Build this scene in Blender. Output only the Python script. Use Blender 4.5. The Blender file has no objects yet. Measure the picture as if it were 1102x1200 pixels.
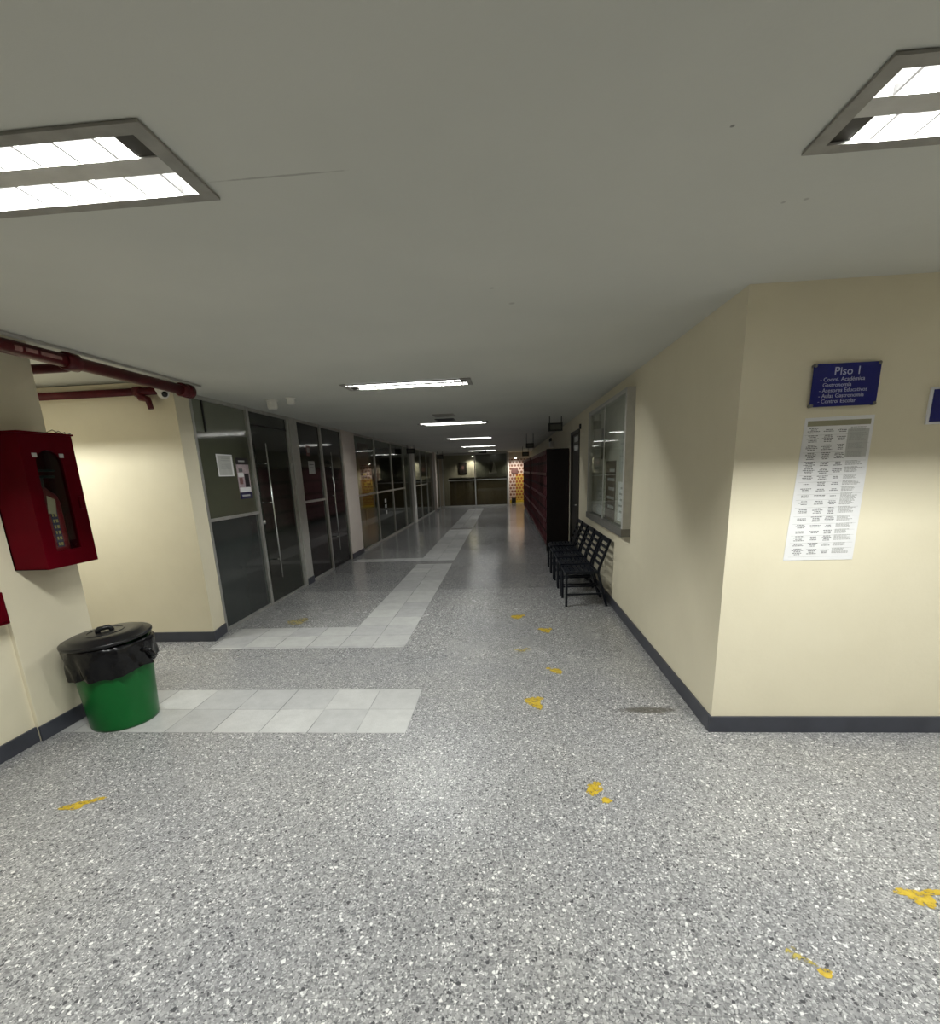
import bpy, bmesh, math, random
from mathutils import Vector, Matrix, noise

random.seed(7)
PI = math.pi
scn = bpy.context.scene
COL = scn.collection

# ------------------------------------------------------------------ camera
F_PX, CX, CY = 576.584, 551.0, 695.675
YAW, PITCH, ROLL, CAM_H = -0.0794386, -0.2430813, -0.0382888, 1.63934
cam_d = bpy.data.cameras.new('camera')
cam = bpy.data.objects.new('camera', cam_d)
COL.objects.link(cam)
fw = Vector((math.sin(YAW)*math.cos(PITCH), math.cos(YAW)*math.cos(PITCH), math.sin(PITCH)))
rt = Vector((math.cos(YAW), -math.sin(YAW), 0))
up = rt.cross(fw)
r2 = rt*math.cos(ROLL) + up*math.sin(ROLL)
u2 = -rt*math.sin(ROLL) + up*math.cos(ROLL)
cam.matrix_world = Matrix(((r2.x, u2.x, -fw.x, 0), (r2.y, u2.y, -fw.y, 0), (r2.z, u2.z, -fw.z, CAM_H), (0, 0, 0, 1)))
cam_d.sensor_fit = 'HORIZONTAL'
cam_d.sensor_width = 36.0
cam_d.lens = F_PX/1102*36.0
cam_d.shift_x = (551-CX)/1102
cam_d.shift_y = (CY-600)/1102
cam_d.clip_start = 0.05
cam_d.clip_end = 200
scn.camera = cam

# ------------------------------------------------------------------ world, exposure
w = bpy.data.worlds.new('world')
scn.world = w
w.use_nodes = True
w.node_tree.nodes['Background'].inputs[0].default_value = (0.75, 0.8, 0.9, 1)
w.node_tree.nodes['Background'].inputs[1].default_value = 0.0
scn.view_settings.view_transform = 'Standard'
scn.view_settings.look = 'None'
scn.view_settings.gamma = 1
scn.view_settings.use_curve_mapping = False
scn.view_settings.exposure = 0.0
P_NEAR, P_HID, P_CORR, P_FAR, P_SIDE = 40.0, 8.0, 33.0, 17.0, 24.0     # watts per tube
LAMP_COL = (.975, 1.0, .965)
EMIT, EMIT_CORR = 1.1, 8.0
CEIL = 2.506
TILE = 0.333

# ------------------------------------------------------------------ node helpers
def mat(name):
    m = bpy.data.materials.new(name)
    m.use_nodes = True
    nt = m.node_tree
    return m, nt, nt.nodes['Principled BSDF']

def N(nt, t, **kw):
    n = nt.nodes.new(t)
    for k, v in kw.items():
        if k == 'ins':
            for i, x in v.items():
                n.inputs[i].default_value = x
        else:
            setattr(n, k, v)
    return n

def L(nt, a, b):
    nt.links.new(a, b)

def M_(nt, op, a, b=None):
    n = nt.nodes.new('ShaderNodeMath'); n.operation = op
    for i, x in enumerate((a, b)):
        if x is None: continue
        if isinstance(x, (int, float)): n.inputs[i].default_value = x
        else: nt.links.new(x, n.inputs[i])
    return n.outputs[0]

def mixc(nt, fac, a, b, blend='MIX'):
    n = nt.nodes.new('ShaderNodeMix'); n.data_type = 'RGBA'; n.blend_type = blend
    for sock, x in ((n.inputs[0], fac), (n.inputs[6], a), (n.inputs[7], b)):
        if isinstance(x, (int, float)): sock.default_value = x
        elif isinstance(x, tuple): sock.default_value = (*x[:3], 1)
        else: nt.links.new(x, sock)
    return n.outputs[2]

def ramp(nt, fac, stops, interp='LINEAR'):
    n = nt.nodes.new('ShaderNodeValToRGB')
    n.color_ramp.interpolation = interp
    el = n.color_ramp.elements
    while len(el) > 1: el.remove(el[-1])
    el[0].position = stops[0][0]; c = stops[0][1]
    el[0].color = (*c, 1) if isinstance(c, tuple) else (c, c, c, 1)
    for p, c in stops[1:]:
        e = el.new(p); e.color = (*c, 1) if isinstance(c, tuple) else (c, c, c, 1)
    nt.links.new(fac, n.inputs[0])
    return n.outputs[0]

def coords(nt):
    return nt.nodes.new('ShaderNodeTexCoord').outputs['Object']

def noise_tex(nt, co, scale, detail=4, rough=.5):
    n = N(nt, 'ShaderNodeTexNoise', ins={'Scale': scale, 'Detail': detail, 'Roughness': rough})
    L(nt, co, n.inputs['Vector'])
    return n.outputs['Fac']

def simple(name, col, rough=.5, metal=0.0, var=.08, nscale=14.0, spec=.5, coat=0.0, bump=0.0, bscale=60.0):
    """painted / plastic / metal surface with a little procedural mottling"""
    m, nt, b = mat(name)
    co = coords(nt)
    f = noise_tex(nt, co, nscale)
    lo = tuple(c*(1-var) for c in col); hi = tuple(min(1, c*(1+var)) for c in col)
    L(nt, ramp(nt, f, [(.3, lo), (.7, hi)]), b.inputs['Base Color'])
    b.inputs['Roughness'].default_value = rough
    b.inputs['Metallic'].default_value = metal
    b.inputs['Specular IOR Level'].default_value = spec
    b.inputs['Coat Weight'].default_value = coat
    if bump:
        bn = N(nt, 'ShaderNodeBump', ins={'Strength': bump, 'Distance': .01})
        L(nt, noise_tex(nt, co, bscale, 5), bn.inputs['Height'])
        L(nt, bn.outputs[0], b.inputs['Normal'])
    return m

def emitter(name, col, strength):
    m, nt, b = mat(name)
    b.inputs['Base Color'].default_value = (.12, .12, .12, 1)
    b.inputs['Roughness'].default_value = .6
    b.inputs['Emission Color'].default_value = (*col, 1)
    b.inputs['Emission Strength'].default_value = strength
    return m

# ------------------------------------------------------------------ materials
def line_mask(nt, c, x0, width):
    """1 on the joint of a grid of pitch TILE"""
    f = M_(nt, 'FRACT', M_(nt, 'DIVIDE', M_(nt, 'SUBTRACT', c, x0 - 100*TILE), TILE))
    d = M_(nt, 'ABSOLUTE', M_(nt, 'SUBTRACT', f, .5))
    return M_(nt, 'GREATER_THAN', d, .5 - width/TILE/2)

X_REF, Y_REF = -0.683, 2.855

def blob(nt, sx, sy, nz, cx, cy, rx, ry, amp):
    a = M_(nt, 'POWER', M_(nt, 'DIVIDE', M_(nt, 'SUBTRACT', sx, cx), rx), 2)
    b = M_(nt, 'POWER', M_(nt, 'DIVIDE', M_(nt, 'SUBTRACT', sy, cy), ry), 2)
    d = M_(nt, 'ADD', M_(nt, 'SQRT', M_(nt, 'ADD', a, b)), M_(nt, 'MULTIPLY', M_(nt, 'SUBTRACT', nz, .5), amp))
    return ramp(nt, d, [(.55, 1.0), (1.0, 0.0)])

def make_terrazzo():
    m, nt, b = mat('grey_terrazzo')
    co = coords(nt)
    sep = N(nt, 'ShaderNodeSeparateXYZ'); L(nt, co, sep.inputs[0])
    sx, sy = sep.outputs[0], sep.outputs[1]
    v1 = N(nt, 'ShaderNodeTexVoronoi', ins={'Scale': 84.0, 'Randomness': 1.0}); L(nt, co, v1.inputs['Vector'])
    v2 = N(nt, 'ShaderNodeTexVoronoi', ins={'Scale': 165.0, 'Randomness': 1.0}); L(nt, co, v2.inputs['Vector'])
    ve = N(nt, 'ShaderNodeTexVoronoi', feature='DISTANCE_TO_EDGE', ins={'Scale': 84.0, 'Randomness': 1.0}); L(nt, co, ve.inputs['Vector'])
    s1 = N(nt, 'ShaderNodeSeparateColor'); L(nt, v1.outputs['Color'], s1.inputs[0])
    s2 = N(nt, 'ShaderNodeSeparateColor'); L(nt, v2.outputs['Color'], s2.inputs[0])
    big = ramp(nt, s1.outputs[0], [(0, (.06, .06, .065)), (.06, (.17, .17, .175)), (.28, (.27, .27, .272)), (.60, (.35, .348, .345)), (.82, (.47, .468, .462)), (.93, (.72, .715, .70))], 'CONSTANT')
    fine = ramp(nt, s2.outputs[1], [(0, (.10, .10, .105)), (.11, (.205, .206, .21)), (.42, (.30, .299, .30)), (.80, (.43, .428, .425)), (.95, (.68, .675, .665))], 'CONSTANT')
    keep = M_(nt, 'MULTIPLY', M_(nt, 'GREATER_THAN', ve.outputs['Distance'], .10), M_(nt, 'GREATER_THAN', s1.outputs[2], .38))
    col = mixc(nt, keep, fine, big)
    # broad wear and a faint warm tint
    big_n = noise_tex(nt, co, 1.1, 3)
    col = mixc(nt, 1.0, col, ramp(nt, big_n, [(.3, (.86, .86, .875)), (.7, (1.0, .99, .965))]), 'MULTIPLY')
    # terrazzo colour made darker past a line across the corridor
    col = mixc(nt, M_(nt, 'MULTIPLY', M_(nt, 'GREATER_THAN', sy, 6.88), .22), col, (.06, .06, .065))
    # joints, partly filled
    jn = noise_tex(nt, co, 2.3, 3)
    j = M_(nt, 'MAXIMUM', line_mask(nt, sx, X_REF, .004), line_mask(nt, sy, Y_REF, .004))
    j = M_(nt, 'MULTIPLY', j, ramp(nt, jn, [(.35, .18), (.7, .60)]))
    col = mixc(nt, j, col, (.10, .10, .10))
    # the dark scuffed patch by the wall corner
    nz = noise_tex(nt, co, 16, 5, .65)
    st = M_(nt, 'MULTIPLY', blob(nt, sx, sy, nz, .955, 3.17, .23, .055, 1.1), .8)
    col = mixc(nt, st, col, (.075, .068, .055))
    st2 = M_(nt, 'MULTIPLY', blob(nt, sx, sy, nz, -.17, 5.75, .10, .02, 1.0), .6)
    col = mixc(nt, st2, col, (.08, .075, .07))
    L(nt, col, b.inputs['Base Color'])
    rn = noise_tex(nt, co, 3.0, 4)
    # worn in the hall, still polished along the corridor
    worn = ramp(nt, M_(nt, 'DIVIDE', sy, 10.0), [(.30, .36), (.42, .27), (.683, .25), (.693, .155)])
    L(nt, M_(nt, 'ADD', worn, M_(nt, 'MULTIPLY', M_(nt, 'SUBTRACT', rn, .5), .10)), b.inputs['Roughness'])
    b.inputs['Specular IOR Level'].default_value = .34
    return m

def make_white_tile():
    m, nt, b = mat('pale_floor_tile')
    co = coords(nt)
    sep = N(nt, 'ShaderNodeSeparateXYZ'); L(nt, co, sep.inputs[0])
    sx, sy = sep.outputs[0], sep.outputs[1]
    fx = M_(nt, 'FLOOR', M_(nt, 'DIVIDE', M_(nt, 'SUBTRACT', sx, X_REF - 100*TILE), TILE))
    fy = M_(nt, 'FLOOR', M_(nt, 'DIVIDE', M_(nt, 'SUBTRACT', sy, Y_REF - 100*TILE), TILE))
    cv = N(nt, 'ShaderNodeCombineXYZ'); L(nt, fx, cv.inputs[0]); L(nt, fy, cv.inputs[1])
    wn = N(nt, 'ShaderNodeTexWhiteNoise', noise_dimensions='2D'); L(nt, cv.outputs[0], wn.inputs['Vector'])
    base = ramp(nt, wn.outputs['Value'], [(0, (.42, .42, .42)), (.5, (.465, .463, .455)), (1, (.51, .508, .495))])
    dirt = noise_tex(nt, co, 7, 6, .7)
    col = mixc(nt, 1.0, base, ramp(nt, dirt, [(.3, (.86, .86, .86)), (.65, (1.02, 1.02, 1.02))]), 'MULTIPLY')
    fine = noise_tex(nt, co, 160, 2)
    col = mixc(nt, 1.0, col, ramp(nt, fine, [(.35, (.92, .92, .92)), (.65, (1.04, 1.04, 1.04))]), 'MULTIPLY')
    j = M_(nt, 'MAXIMUM', line_mask(nt, sx, X_REF, .007), line_mask(nt, sy, Y_REF, .005))
    jn = noise_tex(nt, co, 3.1, 3)
    j = M_(nt, 'MULTIPLY', j, ramp(nt, jn, [(.4, .25), (.6, .85)]))
    col = mixc(nt, j, col, (.12, .12, .12))
    L(nt, col, b.inputs['Base Color'])
    L(nt, ramp(nt, M_(nt, 'DIVIDE', sy, 10.0), [(.30, .34), (.44, .24), (.72, .16)]), b.inputs['Roughness'])
    b.inputs['Specular IOR Level'].default_value = .3
    return m

def make_ceiling():
    m, nt, b = mat('ceiling_paint')
    co = coords(nt)
    sep = N(nt, 'ShaderNodeSeparateXYZ'); L(nt, co, sep.inputs[0])
    sx, sy = sep.outputs[0], sep.outputs[1]
    f = noise_tex(nt, co, .9, 4)
    col = ramp(nt, f, [(.3, (.54, .545, .50)), (.7, (.60, .60, .55))])
    nz = noise_tex(nt, co, 18, 5, .7)
    crack = M_(nt, 'MULTIPLY', blob(nt, sx, sy, nz, -.66, 1.665, .24, .006, 1.1), .45)
    col = mixc(nt, crack, col, (.16, .15, .13))
    for (x, y, r, k) in ((.62, 1.62, .008, .8), (1.05, 2.05, .012, .4), (.98, 2.06, .010, .4), (.05, 2.95, .02, .35), (-.05, 2.7, .015, .3)):
        col = mixc(nt, M_(nt, 'MULTIPLY', blob(nt, sx, sy, nz, x, y, r, r, .8), k), col, (.14, .13, .12))
    L(nt, col, b.inputs['Base Color'])
    b.inputs['Roughness'].default_value = .8
    bn = N(nt, 'ShaderNodeBump', ins={'Strength': .08, 'Distance': .01}); L(nt, noise_tex(nt, co, 25, 4), bn.inputs['Height']); L(nt, bn.outputs[0], b.inputs['Normal'])
    return m

def make_wall(name, lo, hi, rough=.45):
    m, nt, b = mat(name)
    co = coords(nt)
    f = noise_tex(nt, co, 1.6, 5, .6)
    L(nt, ramp(nt, f, [(.3, lo), (.7, hi)]), b.inputs['Base Color'])
    b.inputs['Roughness'].default_value = rough
    b.inputs['Specular IOR Level'].default_value = .35
    bn = N(nt, 'ShaderNodeBump', ins={'Strength': .06, 'Distance': .01}); L(nt, noise_tex(nt, co, 45, 4), bn.inputs['Height']); L(nt, bn.outputs[0], b.inputs['Normal'])
    return m

def make_glass(name, tint, refl=1.0):
    """clear pane: see-through with a fresnel reflection"""
    m, nt, b = mat(name)
    nt.nodes.remove(b)
    out = nt.nodes['Material Output']
    tr = N(nt, 'ShaderNodeBsdfTransparent'); tr.inputs[0].default_value = (*tint, 1)
    gl = N(nt, 'ShaderNodeBsdfGlossy', ins={'Roughness': .02}); gl.inputs[0].default_value = (1, 1, 1, 1)
    fr = N(nt, 'ShaderNodeFresnel', ins={'IOR': 1.55})
    geo = N(nt, 'ShaderNodeNewGeometry')
    L(nt, M_(nt, 'SUBTRACT', 1.5, M_(nt, 'MULTIPLY', geo.outputs['Backfacing'], 1.5-1/1.5)), fr.inputs['IOR'])
    mx = N(nt, 'ShaderNodeMixShader')
    L(nt, M_(nt, 'MULTIPLY', fr.outputs[0], refl), mx.inputs[0]); L(nt, tr.outputs[0], mx.inputs[1]); L(nt, gl.outputs[0], mx.inputs[2])
    L(nt, mx.outputs[0], out.inputs[0])
    return m

def make_worn(name, lo, hi, thr):
    """sticker / paint film worn through to the floor in patches"""
    m, nt, b = mat(name)
    co = coords(nt)
    f = noise_tex(nt, co, 38, 5, .7)
    L(nt, ramp(nt, noise_tex(nt, co, 30, 3), [(.35, lo), (.65, hi)]), b.inputs['Base Color'])
    b.inputs['Roughness'].default_value = .5
    L(nt, ramp(nt, f, [(thr-.03, 0.0), (thr+.05, 1.0)]), b.inputs['Alpha'])
    return m

def make_wood(name, lo, hi, axis_scale):
    m, nt, b = mat(name)
    co = coords(nt)
    mp = N(nt, 'ShaderNodeMapping'); mp.inputs['Scale'].default_value = axis_scale
    L(nt, co, mp.inputs[0])
    f = noise_tex(nt, mp.outputs[0], 4, 6, .6)
    L(nt, ramp(nt, f, [(.3, lo), (.7, hi)]), b.inputs['Base Color'])
    b.inputs['Roughness'].default_value = .4
    return m

def make_mosaic(name, lo_c, hi_c, dot, scale, split):
    """pattern of round dots on staggered rows; two grounds"""
    m, nt, b = mat(name)
    co = coords(nt)
    sep = N(nt, 'ShaderNodeSeparateXYZ'); L(nt, co, sep.inputs[0])
    x, z = sep.outputs[0], sep.outputs[2]
    row = M_(nt, 'FLOOR', M_(nt, 'MULTIPLY', z, scale))
    off = M_(nt, 'MULTIPLY', M_(nt, 'MODULO', row, 2.0), .5)
    fx = M_(nt, 'SUBTRACT', M_(nt, 'FRACT', M_(nt, 'ADD', M_(nt, 'MULTIPLY', x, scale), off)), .5)
    fz = M_(nt, 'SUBTRACT', M_(nt, 'FRACT', M_(nt, 'MULTIPLY', z, scale)), .5)
    d = M_(nt, 'SQRT', M_(nt, 'ADD', M_(nt, 'POWER', fx, 2), M_(nt, 'POWER', fz, 2)))
    mask = M_(nt, 'LESS_THAN', d, .36)
    right = M_(nt, 'MULTIPLY', M_(nt, 'GREATER_THAN', x, split[0]), M_(nt, 'LESS_THAN', z, split[1]))
    ground = mixc(nt, right, lo_c, hi_c)
    dotc = mixc(nt, right, dot, (.33, .09, .03))
    L(nt, mixc(nt, mask, ground, dotc), b.inputs['Base Color'])
    b.inputs['Roughness'].default_value = .35
    return m

MT = {
    'terrazzo': make_terrazzo(), 'tile': make_white_tile(), 'ceil': make_ceiling(),
    'cream': make_wall('cream_wall_paint', (.69, .63, .475), (.74, .68, .52)),
    'pinkwall': make_wall('pale_pinkish_wall_paint', (.62, .55, .50), (.67, .60, .545)),
    'greywall': make_wall('dull_beige_wall_paint', (.50, .46, .38), (.55, .50, .42)),
    'pale_column': make_wall('pale_column_paint', (.66, .65, .61), (.72, .71, .67)),
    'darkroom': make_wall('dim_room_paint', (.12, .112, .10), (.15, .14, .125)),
    'base': simple('slate_skirting_paint', (.045, .048, .062), .38, var=.18, nscale=5),
    'alu': simple('brushed_aluminium', (.55, .55, .52), .35, .7, .1, 9),
    'steel': simple('satin_steel', (.70, .70, .68), .25, .95, .05),
    'olive': simple('olive_film_glass', (.075, .080, .055), .07, var=.05, nscale=2, spec=.6),
    'olive_low': simple('dark_grey_green_glass', (.038, .044, .042), .07, var=.1, nscale=2, spec=.6),
    'olive_top': simple('pane_painted_room_light', (.16, .17, .13), .08, var=.05, nscale=2, spec=.6),  # pale colour stands in for the lit ceiling seen through clear glass
    'doorglass': simple('dark_tinted_glass', (.026, .029, .023), .06, var=.1, nscale=2, spec=.6),
    'blackglass': simple('black_tinted_glass', (.012, .013, .012), .06, var=.1, nscale=2, spec=.6),
    'glass': make_glass('clear_glass', (.74, .77, .74), .62),
    'caseglass': make_glass('showcase_glass', (.93, .95, .93), .55),
    'white_frame': simple('white_metal_trim', (.42, .41, .38), .4, .1, .08),
    'dirty_frame': simple('grimy_grey_trim', (.27, .26, .235), .5, .1, .15),
    'reflector': emitter('glowing_louvre_reflector', (1, 1, .98), EMIT),
    'reflector_corr': emitter('bright_louvre_reflector', (1, 1, .97), EMIT_CORR),
    'blade': emitter('louvre_blade', (1.0, .97, .92), .42),
    'tube': emitter('fluorescent_tube', (1, .98, .92), EMIT*2.5),
    'lampstrip': simple('lamp_centre_strip', (.52, .51, .48), .4, .2, .08),
    'dark': simple('dark_lamp_gap', (.03, .026, .02), .6),
    'red': simple('red_cabinet_enamel', (.085, .0008, .005), .36, var=.12, nscale=6, spec=.05),
    'pipe_red': simple('red_pipe_enamel', (.085, .006, .009), .4, var=.2, nscale=7, spec=.3),
    'exting': simple('extinguisher_red', (.16, .008, .012), .3),
    'inside': simple('dark_cabinet_interior', (.035, .006, .008), .6),
    'pvc_white': simple('white_plastic', (.70, .69, .65), .4),
    'paper': simple('white_paper', (.74, .735, .74), .7, var=.03),
    'paper_grey': simple('greyish_paper', (.45, .45, .43), .7, var=.06),
    'ink': simple('grey_print', (.13, .13, .13), .8),
    'ink_soft': simple('soft_grey_print', (.36, .36, .35), .8),
    'header': simple('khaki_print_bar', (.27, .255, .17), .7),
    'blue': simple('blue_sign_acrylic', (.010, .013, .145), .22, var=.08, nscale=4),
    'lettering': simple('pale_sign_lettering', (.42, .44, .62), .5),
    'sign_white': simple('white_sign_border', (.72, .72, .75), .4),
    'green': simple('green_bucket_plastic', (.003, .105, .019), .3, var=.1, nscale=5, spec=.3),
    'bag': simple('black_bin_liner', (.004, .004, .005), .22, spec=.3, bump=.35, bscale=38),
    'lid': simple('black_lid_plastic', (.008, .008, .009), .33, var=.2, spec=.35),
    'navy': simple('black_navy_chair_enamel', (.006, .008, .014), .4, var=.2, nscale=9, spec=.3),
    'locker_frame': simple('dark_red_locker_steel', (.055, .004, .008), .45, var=.15, nscale=5),
    'locker_door': simple('mauve_red_locker_door', (.23, .075, .09), .3, var=.45, nscale=7),
    'locker_end': simple('black_locker_end', (.007, .005, .005), .6, var=.2, spec=.2),
    'door_dark': simple('dark_brown_door', (.032, .029, .024), .45, var=.2, nscale=4),
    'wood': make_wood('brown_counter_wood', (.13, .078, .035), (.19, .115, .052), (1.2, 1, .25)),
    'wood_dark': make_wood('dark_counter_wood', (.03, .02, .012), (.05, .032, .02), (1, 1, .25)),
    'picture': simple('dark_framed_print', (.03, .022, .02), .4, var=.5, nscale=5),
    'picture_big': simple('dim_green_grey_print', (.085, .085, .07), .4, var=.3, nscale=2),
    'greyfig': simple('pale_printed_shape', (.33, .31, .30), .5),
    'black': simple('black_plastic', (.012, .012, .012), .4),
    'yellow': make_worn('worn_yellow_paint', (.40, .265, .012), (.52, .37, .03), .42),
    'yellow_faint': make_worn('faint_yellow_paint', (.32, .25, .04), (.42, .34, .07), .50),
    'yellow_sheet': simple('yellow_printed_sheet', (.75, .55, .05), .6),
    'dim_yellow': simple('dim_yellow_print', (.33, .28, .10), .6),
    'brown_rect': simple('dull_brown_rectangle', (.12, .095, .075), .6, var=.25, nscale=5),
    'maroon': simple('dull_maroon_poster', (.16, .075, .07), .6, var=.25, nscale=5),
    'case_back': simple('beige_board_backing', (.46, .44, .39), .7, var=.08),
    'sill': simple('grey_sill_metal', (.16, .155, .14), .45, .3, .1),
    'mosaic': make_mosaic('dotted_mosaic', (.62, .50, .46), (.55, .40, .10), (.20, .09, .06), 6.2, (.50, 1.45)),
    'spot': emitter('spot_lamp_face', (1, .93, .78), 14.0),
    'navyprint': simple('navy_print_band', (.02, .018, .06), .5),
    'blackprint': simple('black_print_band', (.015, .012, .014), .5),
    'skinprint': simple('mauve_print_patch', (.42, .34, .36), .6, var=.2, nscale=30),
}

# ------------------------------------------------------------------ geometry helpers
def newbm(): return bmesh.new()

def box(bm, x0, x1, y0, y1, z0, z1, bev=0.0, mi=0):
    x0, x1 = min(x0, x1), max(x0, x1); y0, y1 = min(y0, y1), max(y0, y1); z0, z1 = min(z0, z1), max(z0, z1)
    vs = [bm.verts.new(p) for p in ((x0,y0,z0),(x1,y0,z0),(x1,y1,z0),(x0,y1,z0),(x0,y0,z1),(x1,y0,z1),(x1,y1,z1),(x0,y1,z1))]
    fs = [bm.faces.new([vs[i] for i in q]) for q in ((0,3,2,1),(4,5,6,7),(0,1,5,4),(1,2,6,5),(2,3,7,6),(3,0,4,7))]
    for f in fs: f.material_index = mi
    if bev > 0:
        es = list({e for f in fs for e in f.edges})
        bmesh.ops.bevel(bm, geom=es, offset=bev, segments=2, profile=.6, affect='EDGES', clamp_overlap=True)
    return bm

def tube(bm, pts, r, seg=12, caps=True, radii=None):
    pts = [Vector(p) for p in pts]
    rings = []
    prev = None
    for i, p in enumerate(pts):
        if i == 0: d = pts[1]-pts[0]
        elif i == len(pts)-1: d = pts[-1]-pts[-2]
        else: d = (pts[i+1]-p).normalized() + (p-pts[i-1]).normalized()
        d.normalize()
        if prev is None:
            a = Vector((0,0,1)) if abs(d.z) < .9 else Vector((1,0,0))
            u = d.cross(a).normalized()
        else:
            u = (prev - d*prev.dot(d)).normalized()
        prev = u
        v = d.cross(u)
        rr = radii[i] if radii else r
        rings.append([bm.verts.new(p + u*rr*math.cos(2*PI*k/seg) + v*rr*math.sin(2*PI*k/seg)) for k in range(seg)])
    for a, b in zip(rings, rings[1:]):
        for k in range(seg):
            f = bm.faces.new((a[k], a[(k+1)%seg], b[(k+1)%seg], b[k])); f.smooth = True
    if caps:
        bm.faces.new(list(reversed(rings[0]))); bm.faces.new(rings[-1])
    return bm

def bar(bm, a, b, wx, wy, ref=(0,1,0)):
    """square bar from a to b; wy measured along ref"""
    a, b = Vector(a), Vector(b)
    d = (b-a).normalized(); r = Vector(ref); r = (r - d*r.dot(d)).normalized(); s = d.cross(r)
    q = []
    for p in (a, b):
        q.append([bm.verts.new(p + s*(wx/2)*i + r*(wy/2)*j) for i, j in ((-1,-1),(1,-1),(1,1),(-1,1))])
    for k in range(4): bm.faces.new((q[0][k], q[0][(k+1)%4], q[1][(k+1)%4], q[1][k]))
    bm.faces.new(list(reversed(q[0]))); bm.faces.new(q[1])
    return bm

def lathe(bm, prof, cx=0, cy=0, cz=0, seg=48, fn=None):
    rings = []
    for (r, z) in prof:
        if r < 1e-6:
            rings.append([bm.verts.new((cx, cy, cz+z))]); continue
        ring = []
        for k in range(seg):
            a = 2*PI*k/seg
            rr, zz = (r, z) if fn is None else fn(r, z, a)
            ring.append(bm.verts.new((cx+rr*math.cos(a), cy+rr*math.sin(a), cz+zz)))
        rings.append(ring)
    for a, b in zip(rings, rings[1:]):
        for k in range(seg):
            k2 = (k+1) % seg
            if len(a) == 1 and len(b) == 1: break
            if len(a) == 1: f = bm.faces.new((a[0], b[k2], b[k]))
            elif len(b) == 1: f = bm.faces.new((a[k], a[k2], b[0]))
            else: f = bm.faces.new((a[k], a[k2], b[k2], b[k]))
            f.smooth = True
    return bm

def prism(bm, poly, axis, a, b):
    """extrude 2-D polygon along axis ('x','y','z') from a to b"""
    def P(u, v, t):
        return {'x': (t, u, v), 'y': (u, t, v), 'z': (u, v, t)}[axis]
    A = [bm.verts.new(P(u, v, a)) for u, v in poly]; B = [bm.verts.new(P(u, v, b)) for u, v in poly]
    n = len(poly)
    for k in range(n): bm.faces.new((A[k], A[(k+1)%n], B[(k+1)%n], B[k]))
    bm.faces.new(list(reversed(A))); bm.faces.new(B)
    return bm

def obj(name, bm, material, parent=None, loc=None):
    bmesh.ops.recalc_face_normals(bm, faces=bm.faces[:])
    me = bpy.data.meshes.new(name); bm.to_mesh(me); bm.free()
    o = bpy.data.objects.new(name, me); COL.objects.link(o)
    for m in (material if isinstance(material, (list, tuple)) else [material]): me.materials.append(m)
    if parent is not None: o.parent = parent
    if loc is not None: o.location = loc
    return o

def tag(o, label=None, cat=None, group=None, kind=None):
    if label: o['label'] = label
    if cat: o['category'] = cat
    if group: o['group'] = group
    if kind: o['kind'] = kind
    return o

def thing(name, label, cat, loc=(0,0,0), rz=0.0, group=None):
    o = bpy.data.objects.new(name, None); COL.objects.link(o)
    o.empty_display_size = .1
    o.location = loc; o.rotation_euler = (0, 0, rz)
    return tag(o, label, cat, group)

def struct_root(name, loc=(0,0,0)):
    o = bpy.data.objects.new(name, None); COL.objects.link(o); o.empty_display_size = .1
    o.location = loc; o['kind'] = 'structure'
    return o

def struct(name, bm, material):
    o = obj(name, bm, material); o['kind'] = 'structure'
    return o

def dup(root, loc, label=None, rz=None, group=None):
    r = root.copy(); COL.objects.link(r); r.location = loc
    if rz is not None: r.rotation_euler = (0, 0, rz)
    if label: r['label'] = label
    if group: r['group'] = group
    for ch in list(root.children):
        c = ch.copy(); COL.objects.link(c); c.parent = r
        for g in list(ch.children):
            d = g.copy(); COL.objects.link(d); d.parent = c
    return r

def text_obj(name, body, size, material, loc, rot, parent=None, align='LEFT', extrude=.0006, sx=1.0):
    cu = bpy.data.curves.new(name, 'FONT'); cu.body = body; cu.size = size; cu.align_x = align; cu.extrude = extrude
    cu.resolution_u = 3
    t = bpy.data.objects.new(name, cu); COL.objects.link(t)
    bpy.context.view_layer.update()
    me = bpy.data.meshes.new_from_object(t)
    bpy.data.objects.remove(t); bpy.data.curves.remove(cu)
    o = bpy.data.objects.new(name, me); COL.objects.link(o)
    me.materials.clear(); me.materials.append(material)
    o.parent = parent; o.location = loc; o.rotation_euler = rot; o.scale = (sx, 1, 1)
    return o

# ------------------------------------------------------------------ plan of the place
XL = -3.15          # face of the glazed wall
XP = -3.12          # face of the pillar
XR = 1.25           # corridor face of the wall with the chairs
YF = 2.89           # face of the wall with the signs
YB = 4.73           # face of the beige wall in the side passage
YE = 24.0           # glazed reception front
Y0, XEND = -3.2, 5.2

# lamp rectangles (x0, x1, y0, y1)
LW, LD = 1.25, .335
LAMPS = [
    (-2.14, 1.395, P_NEAR, 'near'), (.89, 1.42, P_NEAR, 'near'),
    (-2.14, -1.9, P_HID, 'hid'), (.89, -1.9, P_HID, 'hid'),  # unseen lamps added behind the viewer to brighten the near floor
    (-1.58, 5.03, P_CORR, 'corr'), (-1.56, 9.27, P_CORR*.55, 'corr'), (-1.58, 13.6, P_FAR, 'corr'),
    (-1.58, 18.15, P_FAR, 'corr'), (-1.62, 22.1, P_FAR, 'corr'), (3.4, 1.42, P_NEAR*.7, 'hid'),
]

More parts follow.
